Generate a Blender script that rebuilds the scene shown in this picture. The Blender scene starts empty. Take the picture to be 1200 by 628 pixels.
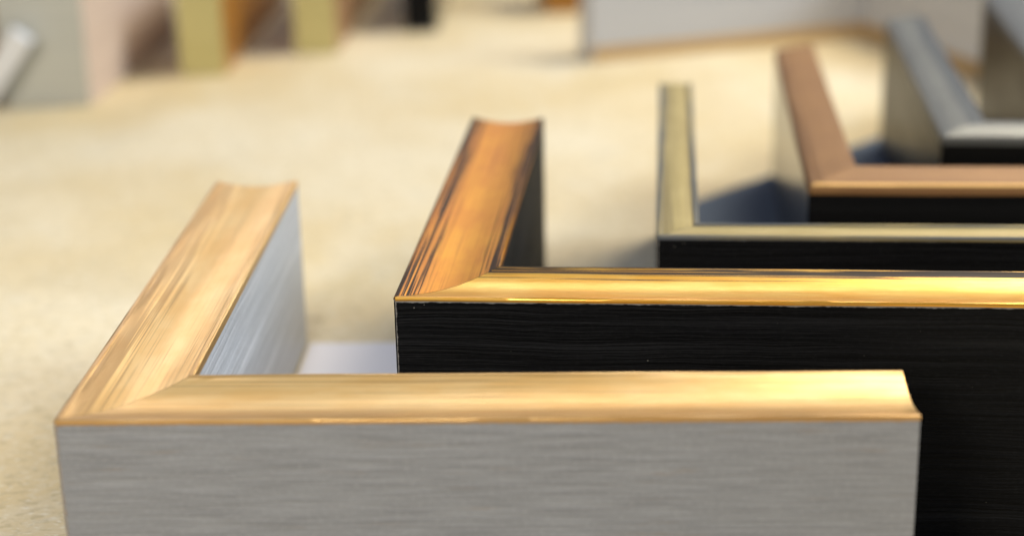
import bpy, math, random
from mathutils import Vector, Matrix
random.seed(7)
scn = bpy.context.scene
col = scn.collection
R = math.radians

# ------------------------------------------------------------------ node helpers
class NT:
    def __init__(s, name):
        s.m = bpy.data.materials.new(name); s.m.use_nodes = True
        s.t = s.m.node_tree; s.t.nodes.clear()
        s.out = s.n('ShaderNodeOutputMaterial'); s.b = s.n('ShaderNodeBsdfPrincipled')
        s.l(s.b.outputs[0], s.out.inputs['Surface'])
    def n(s, typ, **kw):
        x = s.t.nodes.new(typ)
        for k, v in kw.items(): setattr(x, k, v)
        return x
    def l(s, a, b): s.t.links.new(a, b)
    def put(s, sock, v):
        if isinstance(v, bpy.types.NodeSocket): s.l(v, sock)
        elif isinstance(v, (tuple, list)) and len(v) == 3 and sock.type == 'RGBA': sock.default_value = (*v, 1)
        else: sock.default_value = v
    def math(s, op, a, b=0.0, c=0.0):
        x = s.n('ShaderNodeMath', operation=op)
        for i, v in enumerate((a, b, c)): s.put(x.inputs[i], v)
        return x.outputs[0]
    def mix(s, f, a, b, mode='MIX'):
        x = s.n('ShaderNodeMix', data_type='RGBA', blend_type=mode)
        s.put(x.inputs[0], f); s.put(x.inputs[6], a); s.put(x.inputs[7], b)
        return x.outputs[2]
    def step(s, v, lo, hi, a=0.0, b=1.0):
        x = s.n('ShaderNodeMapRange', interpolation_type='SMOOTHSTEP')
        s.put(x.inputs[0], v)
        for i, q in enumerate((lo, hi, a, b)): s.put(x.inputs[1+i], q)
        return x.outputs[0]
    def noise(s, vec, scale=1, detail=3, rough=.55, w=None, dist=0):
        x = s.n('ShaderNodeTexNoise', noise_dimensions='4D' if w is not None else '3D')
        s.l(vec, x.inputs['Vector']); x.inputs['Scale'].default_value = scale
        x.inputs['Detail'].default_value = detail; x.inputs['Roughness'].default_value = rough
        x.inputs['Distortion'].default_value = dist
        if w is not None: s.put(x.inputs['W'], w)
        return x.outputs['Fac']
    def vmul(s, vec, k):
        x = s.n('ShaderNodeVectorMath', operation='MULTIPLY'); s.l(vec, x.inputs[0]); x.inputs[1].default_value = k
        return x.outputs[0]
    def bump(s, h, strength, dist):
        x = s.n('ShaderNodeBump'); x.inputs['Strength'].default_value = strength; x.inputs['Distance'].default_value = dist
        s.l(h, x.inputs['Height']); s.l(x.outputs[0], s.b.inputs['Normal'])
    def set(s, **kw):
        for k, v in kw.items(): s.put(s.b.inputs[k.replace('_', ' ')], v)

def uvw(t):
    """stretched coordinates of a rail: u along it and v across it, both in metres, plus a random number per object"""
    uv = t.n('ShaderNodeUVMap', uv_map='rail')
    oi = t.n('ShaderNodeObjectInfo')
    w = t.math('MULTIPLY', oi.outputs['Random'], 40)
    sp = t.n('ShaderNodeSeparateXYZ'); t.l(uv.outputs[0], sp.inputs[0])
    return uv.outputs[0], sp.outputs[0], sp.outputs[1], w

# ------------------------------------------------------------------ materials
def mat_face(name, width, base, dark, light, metallic=.85, rough=.33, streak=.5, edge_wear=None, edge_col=(.02, .02, .025),
             patch=.35, bump=.12, inner_band=None, lip=None, wear_side='both', var=.12, coat=0.0, thr0=.432):
    """gilded moulding face: leaf colour, brushed streaks along the rail, rubbed edges"""
    t = NT(name); uv, u, v, w = uvw(t)
    fine = t.noise(t.vmul(uv, (15, 2100, 1)), 1, 2, .5, w)
    mid = t.noise(t.vmul(uv, (12, 420, 1)), 1, 3, .6, w)
    blot = t.noise(t.vmul(uv, (38, 85, 1)), 1, 4, .6, w)
    vn = t.math('DIVIDE', v, width)
    c = t.mix(t.step(blot, .35, .7), base, light)
    # brown streaks gather on the outer half of the moulding
    outer = t.step(vn, .50, .05)
    inner = t.step(vn, .72, 1.0)
    side = t.math('ADD', t.math('MULTIPLY', outer, .22), t.math('MULTIPLY', inner, .08))
    sk = t.step(t.math('ADD', t.math('ADD', t.math('MULTIPLY', fine, .72), t.math('MULTIPLY', mid, .28)), side), .53, .68)
    c = t.mix(t.math('MULTIPLY', sk, streak), c, dark)
    c = t.mix(t.math('MULTIPLY', t.step(blot, .62, .80), patch), c, dark)
    if inner_band:
        ib = t.math('MULTIPLY', t.step(t.math('ADD', vn, t.math('MULTIPLY', t.math('SUBTRACT', mid, .5), .6)), .52, .66), .8)
        c = t.mix(ib, c, inner_band)
    rg = t.math('ADD', rough, t.math('MULTIPLY', t.math('SUBTRACT', fine, .5), var))
    met = metallic
    if lip: c = t.mix(t.step(vn, lip[1]+.01, lip[1]), c, lip[0])
    if edge_wear:
        e = t.math('MINIMUM', vn, t.math('SUBTRACT', 1.0, vn)) if wear_side == 'both' else t.math('SUBTRACT', 1.0, vn)
        fine2 = t.noise(t.vmul(uv, (7, 1900, 1)), 1, 2, .5, t.math('ADD', w, 3.3))
        long = t.noise(t.vmul(uv, (14, 300, 1)), 1, 3, .6, t.math('ADD', w, 9.1))
        thr = t.math('ADD', t.math('MULTIPLY', t.step(e, 0.0, edge_wear), .25), thr0)
        val = t.math('ADD', t.math('MULTIPLY', fine2, .65), t.math('MULTIPLY', long, .35))
        k = t.step(t.math('SUBTRACT', val, thr), -.02, .05)
        k = t.math('MULTIPLY', k, .97)
        tone = t.math('MULTIPLY', t.step(e, edge_wear*.6, 0.0), t.step(long, .35, .6))
        c = t.mix(t.math('MULTIPLY', tone, .35), c, dark)
        c = t.mix(k, c, edge_col)
        met = t.math('MULTIPLY', t.math('SUBTRACT', 1.0, k), metallic)
        rg = t.math('ADD', rg, t.math('MULTIPLY', k, .22))
    t.set(Base_Color=c, Metallic=met, Roughness=rg, Coat_Weight=coat, Coat_Roughness=.2)
    if edge_wear: t.set(Specular_IOR_Level=t.math('SUBTRACT', .5, t.math('MULTIPLY', k, .36)))
    t.bump(fine, bump, .0002)
    return t.m

def mat_paint(name, base, dark, light, rough=.5, spec=.5, grain=.5, wear=None, wear_col=(.45, .43, .4), specks=0.0, blotch=None,
              coat=0.0, gscale=(11, 1500, 1), wave=.004, broad=.6, depth=.0006):
    """painted side of a rail: brushed grain along the rail, rubbed arrises, dust"""
    t = NT(name); uv, u, v, w = uvw(t)
    wav = t.n('ShaderNodeCombineXYZ')
    t.l(t.math('MULTIPLY', t.math('SUBTRACT', t.noise(t.vmul(uv, (16, 45, 1)), 1, 3, .55, t.math('ADD', w, 21.0)), .5), wave), wav.inputs[1])
    va = t.n('ShaderNodeVectorMath', operation='ADD'); t.l(uv, va.inputs[0]); t.l(wav.outputs[0], va.inputs[1]); uv = va.outputs[0]
    g = t.noise(t.vmul(uv, gscale), 1, 4, .62, w)
    g2 = t.noise(t.vmul(uv, (gscale[0]*.45, gscale[1]*.2, 1)), 1, 3, .6, w)
    b = t.noise(t.vmul(uv, (14, 60, 1)), 1, 4, .6, w)
    c = t.mix(t.step(g, .35, .68), dark, base)
    c = t.mix(t.math('MULTIPLY', t.step(g2, .5, .75), broad), c, light)
    if blotch:
        q = t.noise(t.vmul(uv, (30, 380, 1)), 1, 4, .6, t.math('ADD', w, 5.0))
        c = t.mix(t.math('MULTIPLY', t.step(q, .58, .74), .5), c, blotch)
    if wear:
        wn = t.noise(uv, 420, 4, .7, w)
        du = t.math('MINIMUM', t.math('ABSOLUTE', t.math('SUBTRACT', u, .0003)), t.math('MAXIMUM', t.math('SUBTRACT', v, .0011), 0.0))
        k = t.step(t.math('SUBTRACT', t.math('MULTIPLY', wn, wear*2), du), wear*.25, wear*.6)
        c = t.mix(t.math('MULTIPLY', k, .8), c, wear_col)
    if specks:
        vo = t.n('ShaderNodeTexVoronoi'); t.l(uv, vo.inputs['Vector']); vo.inputs['Scale'].default_value = 330
        sel = t.n('ShaderNodeSeparateColor'); t.l(vo.outputs['Color'], sel.inputs[0])
        k = t.math('MULTIPLY', t.step(vo.outputs['Distance'], .07, .03), t.step(sel.outputs[0], .86, .9))
        c = t.mix(t.math('MULTIPLY', k, specks), c, (.45, .42, .34))
    tooth = t.noise(t.vmul(uv, (700, 900, 1)), 1, 2, .5, t.math('ADD', w, 11.0))
    c = t.mix(t.math('MULTIPLY', t.step(tooth, .5, .72), .22), c, light)
    c = t.mix(t.math('MULTIPLY', t.step(tooth, .48, .28), .22), c, dark)
    t.set(Base_Color=c, Roughness=t.math('ADD', rough, t.math('MULTIPLY', t.math('SUBTRACT', b, .5), .2)), Specular_IOR_Level=spec, Coat_Weight=coat, Coat_Roughness=.08)
    t.bump(t.math('ADD', t.math('MULTIPLY', g, .7), t.math('MULTIPLY', g2, .6)), grain, depth)
    return t.m

def mat_table():
    t = NT('birch_board')
    tc = t.n('ShaderNodeTexCoord'); P = tc.outputs['Object']
    big = t.noise(P, 4.2, 3, .5)
    blot = t.noise(t.vmul(P, (20, 13, 1)), 1, 4, .6, dist=.8)
    med = t.noise(t.vmul(P, (60, 95, 1)), 1, 5, .62, dist=1.2)
    grain = t.noise(t.vmul(P, (190, 330, 1)), 1, 5, .68, dist=.8)
    fib = t.noise(t.vmul(P, (260, 700, 1)), 1, 4, .6, dist=.5)
    c = t.mix(t.step(big, .36, .64), TABLE_A, TABLE_B)
    c = t.mix(t.math('MULTIPLY', t.step(blot, .46, .72), .35), c, TABLE_C)
    c = t.mix(t.math('MULTIPLY', t.step(blot, .46, .26), .28), c, TABLE_D)
    c = t.mix(t.math('MULTIPLY', t.step(med, .52, .74), .55), c, TABLE_C)
    c = t.mix(t.math('MULTIPLY', t.step(grain, .50, .62), .62), c, TABLE_D)
    c = t.mix(t.math('MULTIPLY', t.step(fib, .56, .68), .55), c, (.88, .84, .74))
    # darker flecks and a few grey scuffs
    vo = t.n('ShaderNodeTexVoronoi'); t.l(P, vo.inputs['Vector']); vo.inputs['Scale'].default_value = 46
    sel = t.n('ShaderNodeSeparateColor'); t.l(vo.outputs['Color'], sel.inputs[0])
    k = t.math('MULTIPLY', t.step(vo.outputs['Distance'], .085, .03), t.step(sel.outputs[1], .74, .8))
    c = t.mix(t.math('MULTIPLY', k, .6), c, (.15, .115, .07))
    sc = t.n('ShaderNodeMapping'); t.l(P, sc.inputs['Vector']); sc.inputs['Rotation'].default_value = (0, 0, R(-52))
    scn_ = t.noise(t.vmul(sc.outputs[0], (6, 85, 1)), 1, 3, .55)
    c = t.mix(t.math('MULTIPLY', t.step(scn_, .63, .74), .35), c, (.40, .37, .32))
    t.set(Base_Color=c, Roughness=t.math('ADD', .42, t.math('MULTIPLY', grain, .26)), Specular_IOR_Level=.28)
    t.bump(t.math('ADD', grain, t.math('MULTIPLY', med, .9)), .5, .0012)
    return t.m

TABLE_A = (.66, .51, .27); TABLE_B = (.765, .655, .455); TABLE_C = (.76, .69, .54); TABLE_D = (.48, .38, .21)

M = {}
M['table'] = mat_table()
M['gold'] = mat_face('pale_gold_leaf', .0301, (.84, .50, .16), (.30, .14, .034), (.90, .60, .245), .58, .33, .62, patch=.12, var=.05)
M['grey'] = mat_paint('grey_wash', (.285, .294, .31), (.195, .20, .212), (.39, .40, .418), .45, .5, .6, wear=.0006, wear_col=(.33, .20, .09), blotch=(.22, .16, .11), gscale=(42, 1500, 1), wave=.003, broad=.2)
M['grey_lit'] = mat_paint('grey_wash_lit', (.58, .59, .605), (.36, .37, .38), (.80, .81, .83), .42, .5, .9, blotch=(.36, .33, .30), gscale=(10, 720, 1))  # grey wash with pale streaks; brighter light on this rail put into its colour
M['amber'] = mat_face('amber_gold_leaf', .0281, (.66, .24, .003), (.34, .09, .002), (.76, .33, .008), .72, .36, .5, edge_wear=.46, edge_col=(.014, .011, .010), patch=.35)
M['amber_lit'] = mat_face('amber_gold_leaf_lit', .0281, (.88, .445, .045), (.50, .17, .008), (.92, .57, .12), .60, .30, .45, edge_wear=.46, edge_col=(.014, .012, .014), patch=.2, wear_side='inner', thr0=.415)  # same amber leaf, with the front rail's brighter reflection put into its colour
M['black'] = mat_paint('black_grained', (.0055, .0055, .006), (.0015, .0015, .0015), (.017, .017, .018), .5, .09, 1.0, wear=.0007, wear_col=(.30, .28, .25), specks=.7, gscale=(11, 900, 1), wave=.0045, depth=.0012)
M['khaki'] = mat_face('dull_champagne_leaf', .0138, (.36, .275, .095), (.19, .14, .05), (.43, .335, .135), .4, .52, .7, edge_wear=.30, edge_col=(.10, .11, .12))
M['copper'] = mat_face('brown_copper_leaf', .0182, (.255, .117, .032), (.17, .075, .019), (.305, .147, .042), .25, .58, .45, edge_wear=.05, edge_col=(.08, .05, .035))
M['copper_lip'] = mat_face('brown_copper_leaf_lit_edge', .0182, (.255, .117, .032), (.17, .075, .019), (.305, .147, .042), .25, .58, .45, lip=((.82, .48, .15), .11))  # gold front edge; the light its lip catches is put into the colour
M['silver'] = mat_face('silver_leaf', .0194, (.16, .157, .135), (.07, .07, .065), (.20, .197, .17), .35, .40, .6, edge_wear=.12, edge_col=(.06, .06, .065), inner_band=(.06, .065, .07))
M['pewter'] = mat_face('dark_pewter_leaf', .0210, (.11, .112, .108), (.06, .06, .06), (.14, .14, .135), .3, .42, .5)
M['lacquer'] = mat_paint('black_lacquer', (.010, .010, .010), (.006, .006, .006), (.014, .014, .014), .15, .26, .08, gscale=(5, 700, 1))
M['satin'] = mat_paint('satin_black', (.010, .0095, .008), (.006, .006, .006), (.014, .013, .011), .30, .045, .08, gscale=(5, 700, 1))
M['matt'] = mat_paint('matt_brown_black', (.022, .016, .009), (.015, .011, .006), (.03, .022, .012), .32, .04, .08, gscale=(5, 700, 1))
M['white'] = mat_paint('white_paint', (.52, .52, .525), (.46, .46, .465), (.57, .57, .575), .5, .4, .2, gscale=(5, 500, 1))
M['tan_shade'] = mat_paint('tan_foot_shade', (.56, .38, .18), (.42, .26, .10), (.64, .46, .25), .6, .3, .4, gscale=(9, 600, 1))  # tan standing for contact shade under the white sample
M['palewood'] = mat_paint('pale_bare_wood', (.54, .42, .33), (.47, .36, .28), (.59, .47, .38), .6, .3, .3, gscale=(9, 600, 1))
M['olive'] = mat_paint('olive_gold_paint', (.54, .475, .20), (.47, .41, .16), (.60, .53, .24), .45, .5, .2, gscale=(9, 500, 1))
M['brown'] = mat_paint('brown_stain', (.34, .19, .09), (.24, .12, .05), (.42, .25, .13), .35, .5, .3, gscale=(8, 600, 1))
M['rust'] = mat_paint('orange_brown_stain', (.38, .16, .02), (.22, .09, .012), (.46, .21, .03), .3, .5, .3, gscale=(8, 600, 1))
M['greige'] = mat_paint('grey_green_paint', (.52, .52, .46), (.47, .47, .42), (.57, .57, .51), .5, .4, .2, gscale=(8, 500, 1))

# ------------------------------------------------------------------ building
def new_mesh(name, verts, faces, uvs, mat, parent, smooth=None):
    me = bpy.data.meshes.new(name); me.from_pydata([tuple(v) for v in verts], [], faces)
    lay = me.uv_layers.new(name='rail')
    i = 0
    for f, fu in zip(faces, uvs):
        for q in fu:
            lay.data[i].uv = q; i += 1
    me.materials.append(mat)
    me.validate(); me.update()
    if smooth:
        for p in me.polygons: p.use_smooth = True
        me.set_sharp_from_angle(angle=R(34))
    o = bpy.data.objects.new(name, me); col.objects.link(o)
    o.parent = parent
    return o

def sweep(name, section, L, sgn, mat, parent, H, mitre=True, skew=0.0, wobble=0.0, stations=28, smooth_ids=(), end_drop=0.0):
    """sweep a closed cross-section (y across from the outer side, z up) along +x; sgn mirrors y; x starts at the 45 degree mitre"""
    n = len(section); C = .0003
    rnd = random.Random(hash((round(L, 4), n, sgn)) % 1000)
    verts = []
    ph = [rnd.uniform(0, 6.28) for _ in range(n)]
    for k in range(stations+1):
        f = k/stations
        for i, (y, z) in enumerate(section):
            x0 = (max(y, C-y) + .00015) if mitre else 0.0
            x1 = L + skew*y
            x = x0 + (x1-x0)*f
            wz = wobble*(math.sin(x*90+ph[i])*.5 + math.sin(x*37+ph[i]*2)*.5) if 0 < k else 0
            if z < .004: wz = 0
            verts.append((x, sgn*(y + wz*.5), z + wz))
    # arc length across
    arc = [0.0]
    for i in range(n):
        a, b = section[i], section[(i+1) % n]
        arc.append(arc[-1] + math.hypot(b[0]-a[0], b[1]-a[1]))
    faces = []; uvs = []; sm = []
    def uvof(i, y, z, x):
        return (x, None)
    for k in range(stations):
        for i in range(n):
            j = (i+1) % n
            a, b, c, d = k*n+i, k*n+j, (k+1)*n+j, (k+1)*n+i
            (ya, za), (yb, zb) = section[i], section[j]
            horiz = abs(yb-ya) > abs(zb-za)
            va = (ya if horiz else H-za); vb = (yb if horiz else H-zb)
            quad = [a, b, c, d]; q = [(verts[a][0], va), (verts[b][0], vb), (verts[c][0], vb), (verts[d][0], va)]
            if sgn < 0: quad.reverse(); q.reverse()
            faces.append(quad); uvs.append(q); sm.append(i in smooth_ids)
    s0 = list(range(n)); s1 = [stations*n+i for i in range(n)]
    for s, flip in ((s0, sgn > 0), (s1, sgn < 0)):
        q = [(verts[i][1]*sgn + .5, H-verts[i][2]) for i in s]
        s = list(s)
        if flip: s.reverse(); q.reverse()
        faces.append(s); uvs.append(q); sm.append(False)
    return new_mesh(name, verts, faces, uvs, mat, parent, sm)

def face_profile(kind, w):
    """(y, z) of the moulding face seen at its end, z below the crest"""
    mm = .001; P = []
    if kind == 'beaded_scoop':
        P = [(0, -.45*mm), (.2*mm, -.1*mm), (.7*mm, 0), (1.5*mm, -.03*mm), (1.9*mm, -.20*mm)]
        a, b = 2.1*mm, w-2.0*mm
        for i in range(15):
            f = i/14; P.append((a+(b-a)*f, -.22*mm - 1.85*mm*math.sin(math.pi*f)**.9))
        P += [(w-1.8*mm, -.2*mm), (w-1.4*mm, -.03*mm), (w-.4*mm, 0), (w-.1*mm, -.12*mm), (w, -1.5*mm)]
    elif kind == 'scoop':
        P = [(0, -.55*mm), (.2*mm, -.12*mm), (.7*mm, 0), (1.3*mm, -.12*mm)]
        a, b = 1.6*mm, w-1.4*mm
        for i in range(15):
            f = i/14; P.append((a+(b-a)*f, -.25*mm - 1.95*mm*math.sin(math.pi*f)**.9))
        P += [(w-1.1*mm, -.1*mm), (w-.6*mm, 0), (w-.2*mm, -.25*mm), (w, -.9*mm)]
    elif kind == 'flat':
        P = [(0, -.9*mm), (.25*mm, -.3*mm), (.7*mm, -.15*mm), (1.6*mm, -.2*mm), (1.9*mm, -.7*mm)]
        a, b = 2.1*mm, w-2.1*mm
        for i in range(9):
            f = i/8; P.append((a+(b-a)*f, -.75*mm + .5*mm*math.sin(math.pi*f)))
        P += [(w-1.9*mm, -.7*mm), (w-1.6*mm, -.1*mm), (w-.7*mm, 0), (w-.25*mm, -.2*mm), (w, -.9*mm)]
    elif kind == 'slope':
        P = [(0, -5.2*mm), (.15*mm, -3.9*mm), (.6*mm, -2.9*mm), (1.5*mm, -2.3*mm), (2.6*mm, -2.1*mm), (3.0*mm, -2.4*mm)]
        a, b = 3.3*mm, w-.9*mm
        for i in range(9):
            f = i/8; P.append((a+(b-a)*f, -2.2*mm + 2.1*mm*f + .25*mm*math.sin(math.pi*f)))
        P += [(w-.3*mm, -.25*mm), (w, -1.0*mm)]
    elif kind == 'dome':
        P = [(0, -4.8*mm), (.1*mm, -3.6*mm)]
        a, b = .3*mm, w-3.0*mm
        for i in range(15):
            f = i/14; P.append((a+(b-a)*f, -2.6*mm + 2.4*mm*math.sin(math.pi*(.5*f+.02))**.9))
        P += [(w-2.6*mm, -.7*mm), (w-2.0*mm, -.9*mm), (w-.6*mm, -.8*mm), (w-.2*mm, -1.0*mm), (w, -1.8*mm)]
    return P

def build_rail(root, L, w, H, sgn, rot, kind, m_side, m_face, mitre=True, skew=0.0, wobble=.00008, foot=None, m_end=None):
    P = face_profile(kind, w)
    t = .0006
    topo = [(y, H+z-t-.00005) for y, z in P]
    lo = 0.0
    body = [(w, lo), (.0, lo)]
    sec = [(0.0, lo), (0.0, topo[0][1])] if False else None
    # body outline, counter-clockwise seen from the start: bottom, outer side up, under the face, inner side down
    b0 = [(0.0, lo), (0.0003, lo)] 
    up = [(0.0, H+P[0][1]-t-.00005), (.0003, H+P[0][1]-t-.00005+.0001)]
    under = [(y, z) for y, z in topo if .0006 < y < w-.0004]
    dn = [(w, H+P[-1][1]-t-.00005), (w, lo)]
    section = [(.0003, lo), (0.0, lo)] + up + under + dn
    rail = sweep('rail', section, L, sgn, m_side, root, H, mitre, skew, 0.0)
    rail.rotation_euler.z = rot
    over = .00012
    top = [((-over if i == 0 else (w+over if i == len(P)-1 else y)), H+z) for i, (y, z) in enumerate(P)]
    under2 = [(y, z-t) for y, z in reversed(top)]
    sec2 = top + under2
    fc = sweep('moulding_face', sec2, L+.0001, sgn, m_face, rail, H, mitre, skew, wobble, 60, smooth_ids=range(len(top)-1))
    if foot:
        fh, m_foot = foot
        e = .0011
        y0 = w
        f_sec = [(w+.0002, 0.0), (w+.0002, fh), (w+e, fh-.0006), (w+e, 0.0)]
        f = sweep('foot_shade', f_sec, L-.001, sgn, m_foot, rail, fh, mitre, 0, 0, 6)  # thin strip: contact shade and warm bounce at the foot, done as colour
    return rail

def chevron(label, x, y, th, w, a, b, H, kind, m_side, m_face, group, skew=0.0, foot=None, m_side2=None, m_face2=None):
    root = bpy.data.objects.new('frame_corner_sample', None); col.objects.link(root)
    root.empty_display_size = .02
    root.location = (x, y, 0); root.rotation_euler.z = R(th)
    root['label'] = label; root['category'] = 'frame sample'; root['group'] = group
    build_rail(root, a, w, H, 1, 0, kind, m_side, m_face, skew=skew, foot=foot)
    build_rail(root, b, w, H, -1, R(90), kind, m_side2 or m_side, m_face2 or m_face, foot=foot)
    return root

G1 = 'corner samples nested one behind the other'
chevron('pale gold corner sample with grey washed sides, nearest of the nested row', -.1171, .4105, -2.36, .0301, .2179, .2152, .0641,
        'beaded_scoop', M['grey'], M['gold'], G1, skew=.02, m_side2=M['grey_lit'])
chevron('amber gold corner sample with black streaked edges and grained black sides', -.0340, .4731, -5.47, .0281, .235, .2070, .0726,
        'scoop', M['black'], M['amber_lit'], G1, m_face2=M['amber'])
chevron('slim dull champagne gold corner sample with black sides, behind the amber one', .0462, .5347, -5.21, .0138, .235, .2125, .0692,
        'flat', M['black'], M['khaki'], G1)
chevron('brown copper corner sample with a bright front edge and black lacquered sides', .1067, .6049, -5.43, .0182, .235, .2294, .0662,
        'slope', M['lacquer'], M['copper_lip'], G1, m_face2=M['copper'])
chevron('silver corner sample with a rounded top and black lacquered sides', .1670, .6591, -6.43, .0194, .235, .2305, .0682,
        'dome', M['satin'], M['silver'], G1)
chevron('dark silver corner sample cut off by the right edge, behind the bright silver one', .2290, .7130, -7.0, .0210, .235, .2330, .0690,
        'dome', M['matt'], M['pewter'], G1)

# white corner sample seen from inside: its corner points away from the camera
r = chevron('white corner sample with contact shade painted along its foot, opening towards the viewer', 0, 0, 0, .020, .216, .220, .0625,
            'flat', M['white'], M['white'], 'corner samples at the back of the board', foot=(.0090, M['tan_shade']))
inner = Vector((.2388, 1.166, 0)); ang = R(18.7+180)
off = Matrix.Rotation(ang, 3, 'Z') @ Vector((.020, .020, 0))
r.location = inner - off; r.rotation_euler.z = ang

def straight(name, label, cat, x, y, rot, L, w, H, kind, m_side, m_face, group, end=None):
    """one length of moulding standing on its foot; its near end at (x, y), right side along rot"""
    root = bpy.data.objects.new(name, None); col.objects.link(root); root.empty_display_size = .02
    root.location = (x, y, 0); root.rotation_euler.z = R(rot)
    root['label'] = label; root['category'] = cat
    if group: root['group'] = group
    rail = build_rail(root, L, w, H, 1, 0, kind, m_side, m_face, mitre=False)
    if end:                                             # end cut in another colour: a thin cap over the near end
        v = [(-.0006, .0002, .0002), (-.0006, w-.0002, .0002), (-.0006, w-.0002, H-.004), (-.0006, .0002, H-.004)]
        v += [(-.00002, p[1], p[2]) for p in v]
        f = [[0, 3, 2, 1], [4, 5, 6, 7], [0, 1, 5, 4], [1, 2, 6, 5], [2, 3, 7, 6], [3, 0, 4, 7]]
        new_mesh('end_cut', v, f, [[(v[i][1], v[i][2]) for i in q] for q in f], end, rail)
    return root

# white card on the board, inside the pale gold corner
M['card'] = NT('white_card').m
nt = M['card'].node_tree.nodes; p_ = [n for n in nt if n.type == 'BSDF_PRINCIPLED'][0]
p_.inputs['Base Color'].default_value = (.80, .755, .755, 1); p_.inputs['Roughness'].default_value = .6
x0, x1, y0, y1, h = .0309, .0792, .0312, .2130, .0009
v = [(x0, y0, .0003), (x1, y0, .0003), (x1, y1, .0003), (x0, y1, .0003), (x0, y0, h), (x1, y0, h), (x1, y1, h), (x0, y1, h)]
f = [[0, 3, 2, 1], [4, 5, 6, 7], [0, 1, 5, 4], [1, 2, 6, 5], [2, 3, 7, 6], [3, 0, 4, 7]]
card = new_mesh('paper_card', v, f, [[(0, 0)]*4]*6, M['card'], None)
card.location = (-.1165, .4105, 0); card.rotation_euler.z = R(-2.36)
card['label'] = 'flat white card lying on the board inside the pale gold corner sample'; card['category'] = 'card'

# dark navy sheet under the copper and silver samples
M['navy'] = NT('navy_tone').m
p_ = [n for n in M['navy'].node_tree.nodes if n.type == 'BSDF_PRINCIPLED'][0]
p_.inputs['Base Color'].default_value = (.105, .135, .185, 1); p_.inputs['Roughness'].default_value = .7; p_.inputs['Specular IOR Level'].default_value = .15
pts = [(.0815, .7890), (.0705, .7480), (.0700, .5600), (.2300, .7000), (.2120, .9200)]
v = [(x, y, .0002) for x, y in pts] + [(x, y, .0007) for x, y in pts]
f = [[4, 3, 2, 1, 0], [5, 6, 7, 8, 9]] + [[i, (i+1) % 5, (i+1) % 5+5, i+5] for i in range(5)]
f = [q if k == 0 else q for k, q in enumerate(f)]
region = new_mesh('navy_region', v, f, [[(0, 0)]*len(q) for q in f], M['navy'], None)  # thin flat polygon, darker and bluer than the board
region['label'] = 'flat dark navy sheet lying under the copper and silver corner samples'; region['category'] = 'region'

G2 = 'moulding samples standing at the back left'
def back_arm(label, xr, yr, xb, yb, w, H, m_side, m_face, end, kind='flat'):
    ang = math.degrees(math.atan2(yb-yr, xb-xr)); L = math.hypot(xb-xr, yb-yr)
    return straight('moulding_sample', label, 'frame sample', xr, yr, ang, L, w, H, kind, m_side, m_face, G2, end)

back_arm('olive gold ended sample with orange brown side, nearer of the two olive ones', -.1770, 1.0895, -.168, 1.3287, .0284, .057, M['rust'], M['olive'], M['olive'])
back_arm('olive gold ended sample with dark brown side, farther of the two olive ones', -.1121, 1.1461, -.100, 1.386, .0275, .057, M['brown'], M['olive'], M['olive'])
back_arm('narrow black ended sample, farthest of the back left row', -.0484, 1.2091, -.038, 1.44, .0222, .057, M['lacquer'], M['silver'], M['black'])
back_arm('grey green painted sample with a pale bare wood side, at the far left', -.2456, 1.0153, -.2320, 1.222, .052, .072, M['palewood'], M['greige'], M['greige'])
M['chalk'] = mat_paint('chalk_white', (.80, .80, .80), (.72, .72, .72), (.84, .84, .84), .5, .4, .2, gscale=(5, 500, 1))
stick = straight('moulding_offcut', 'short white offcut leaning on the grey green sample at the left edge', 'offcut', -.3040, 1.0030, 0, .050, .0115, .0135, 'flat',
                 M['chalk'], M['chalk'], None)
stick.rotation_euler = (0, -R(53), 0); stick.location.z = .0005
back_arm('brown stained sample behind the leaning white offcut, cut off by the left edge', -.300, 1.062, -.296, 1.25, .05, .070, M['brown'], M['brown'], M['brown'])
straight('moulding_offcut', 'small orange brown offcut standing far back beside the white sample', 'offcut', .0540, 1.268, 97, .05, .026, .06, 'flat',
         M['rust'], M['copper'], None)

# ------------------------------------------------------------------ table top
s = 2.4; T = .03
v = [(-s, -1.2, -T), (s, -1.2, -T), (s, 3.6, -T), (-s, 3.6, -T), (-s, -1.2, 0), (s, -1.2, 0), (s, 3.6, 0), (-s, 3.6, 0)]
f = [[0, 3, 2, 1], [4, 5, 6, 7], [0, 1, 5, 4], [1, 2, 6, 5], [2, 3, 7, 6], [3, 0, 4, 7]]
tb = new_mesh('tabletop', v, f, [[(0, 0)]*4]*6, M['table'], None)
tb['kind'] = 'structure'; tb['label'] = 'pale wooden board the samples stand on'

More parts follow.
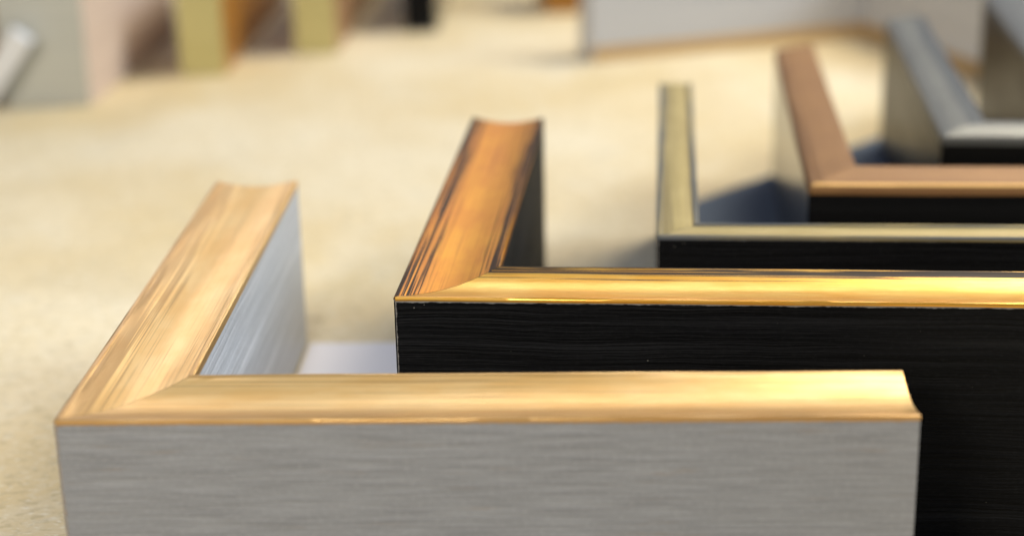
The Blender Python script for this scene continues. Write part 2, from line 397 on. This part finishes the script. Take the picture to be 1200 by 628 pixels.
# ------------------------------------------------------------------ light
def area(name, loc, target, power, color, sx, sy):
    d = bpy.data.lights.new(name, 'AREA'); d.shape = 'RECTANGLE'; d.size = sx; d.size_y = sy
    d.energy = power; d.color = color
    o = bpy.data.objects.new(name, d); col.objects.link(o); o.location = loc
    o.rotation_euler = (Vector(target)-Vector(loc)).to_track_quat('-Z', 'Y').to_euler()
    return o
area('work_lamp', (.60, 1.28, .98), (.05, .75, 0), 13.3, (1.0, .91, .73), .55, .45)
area('front_left_fill', (-1.0, -1.4, 1.15), (-.15, .95, 0), 34, (1.0, .91, .76), .5, .5)  # added fill for the shaded back left and front faces; no visible source
area('back_window', (-1.0, 3.6, 1.35), (0, .6, 0), 6, (1.0, .96, .90), 3.2, 1.2)
area('band_lamp', (-.80, 2.9, .95), (0, .5, 0), 1.7, (1.0, .88, .80), .30, .55)
area('far_tube', (.62, 3.0, 1.48), (.1, .5, 0), 8, (1.0, .95, .88), 1.8, .10)
area('right_window', (2.2, .9, 1.7), (-.05, .6, .03), 62, (.74, .86, 1.0), 1.4, 1.0)
area('front_fill', (.9, -.6, .43), (.1, .5, .03), 3, (1.0, .97, .94), .5, .2)
d = bpy.data.lights.new('left_fill_spot', 'SPOT'); d.energy = 18; d.color = (.84, .90, 1.0); d.spot_size = R(37); d.spot_blend = 1.0; d.shadow_soft_size = .06  # added spot lifting the shade around the nearest corner; no visible source
o = bpy.data.objects.new('left_fill_spot', d); col.objects.link(o); o.location = (-.13, .16, 1.0)
o.rotation_euler = (Vector((-.20, .53, 0))-o.location).to_track_quat('-Z', 'Y').to_euler()
w = bpy.data.worlds.new('World'); scn.world = w; w.use_nodes = True
bg = w.node_tree.nodes['Background']; bg.inputs[0].default_value = (.26, .46, .9, 1); bg.inputs[1].default_value = .18

# ------------------------------------------------------------------ camera
cam = bpy.data.cameras.new('camera'); co = bpy.data.objects.new('camera', cam); col.objects.link(co)
cam.sensor_width = 36; cam.lens = 2067.93/1200*36
co.location = (0, 0, .24412)
pitch, roll = R(19.068), R(-1.2694)
co.matrix_world = Matrix.Translation(co.location) @ Matrix.Rotation(R(90)-pitch, 4, 'X') @ Matrix.Rotation(roll, 4, 'Z')
cam.clip_start = .01; cam.clip_end = 50
cam.dof.use_dof = True; cam.dof.focus_distance = .505; cam.dof.aperture_fstop = 62.04/11.2
scn.camera = co

scn.view_settings.view_transform = 'Standard'; scn.view_settings.look = 'None'
scn.view_settings.exposure = 0; scn.view_settings.gamma = 1
scn.cycles.use_denoising = True; scn.cycles.denoising_prefilter = 'ACCURATE'
scn.cycles.max_bounces = 8
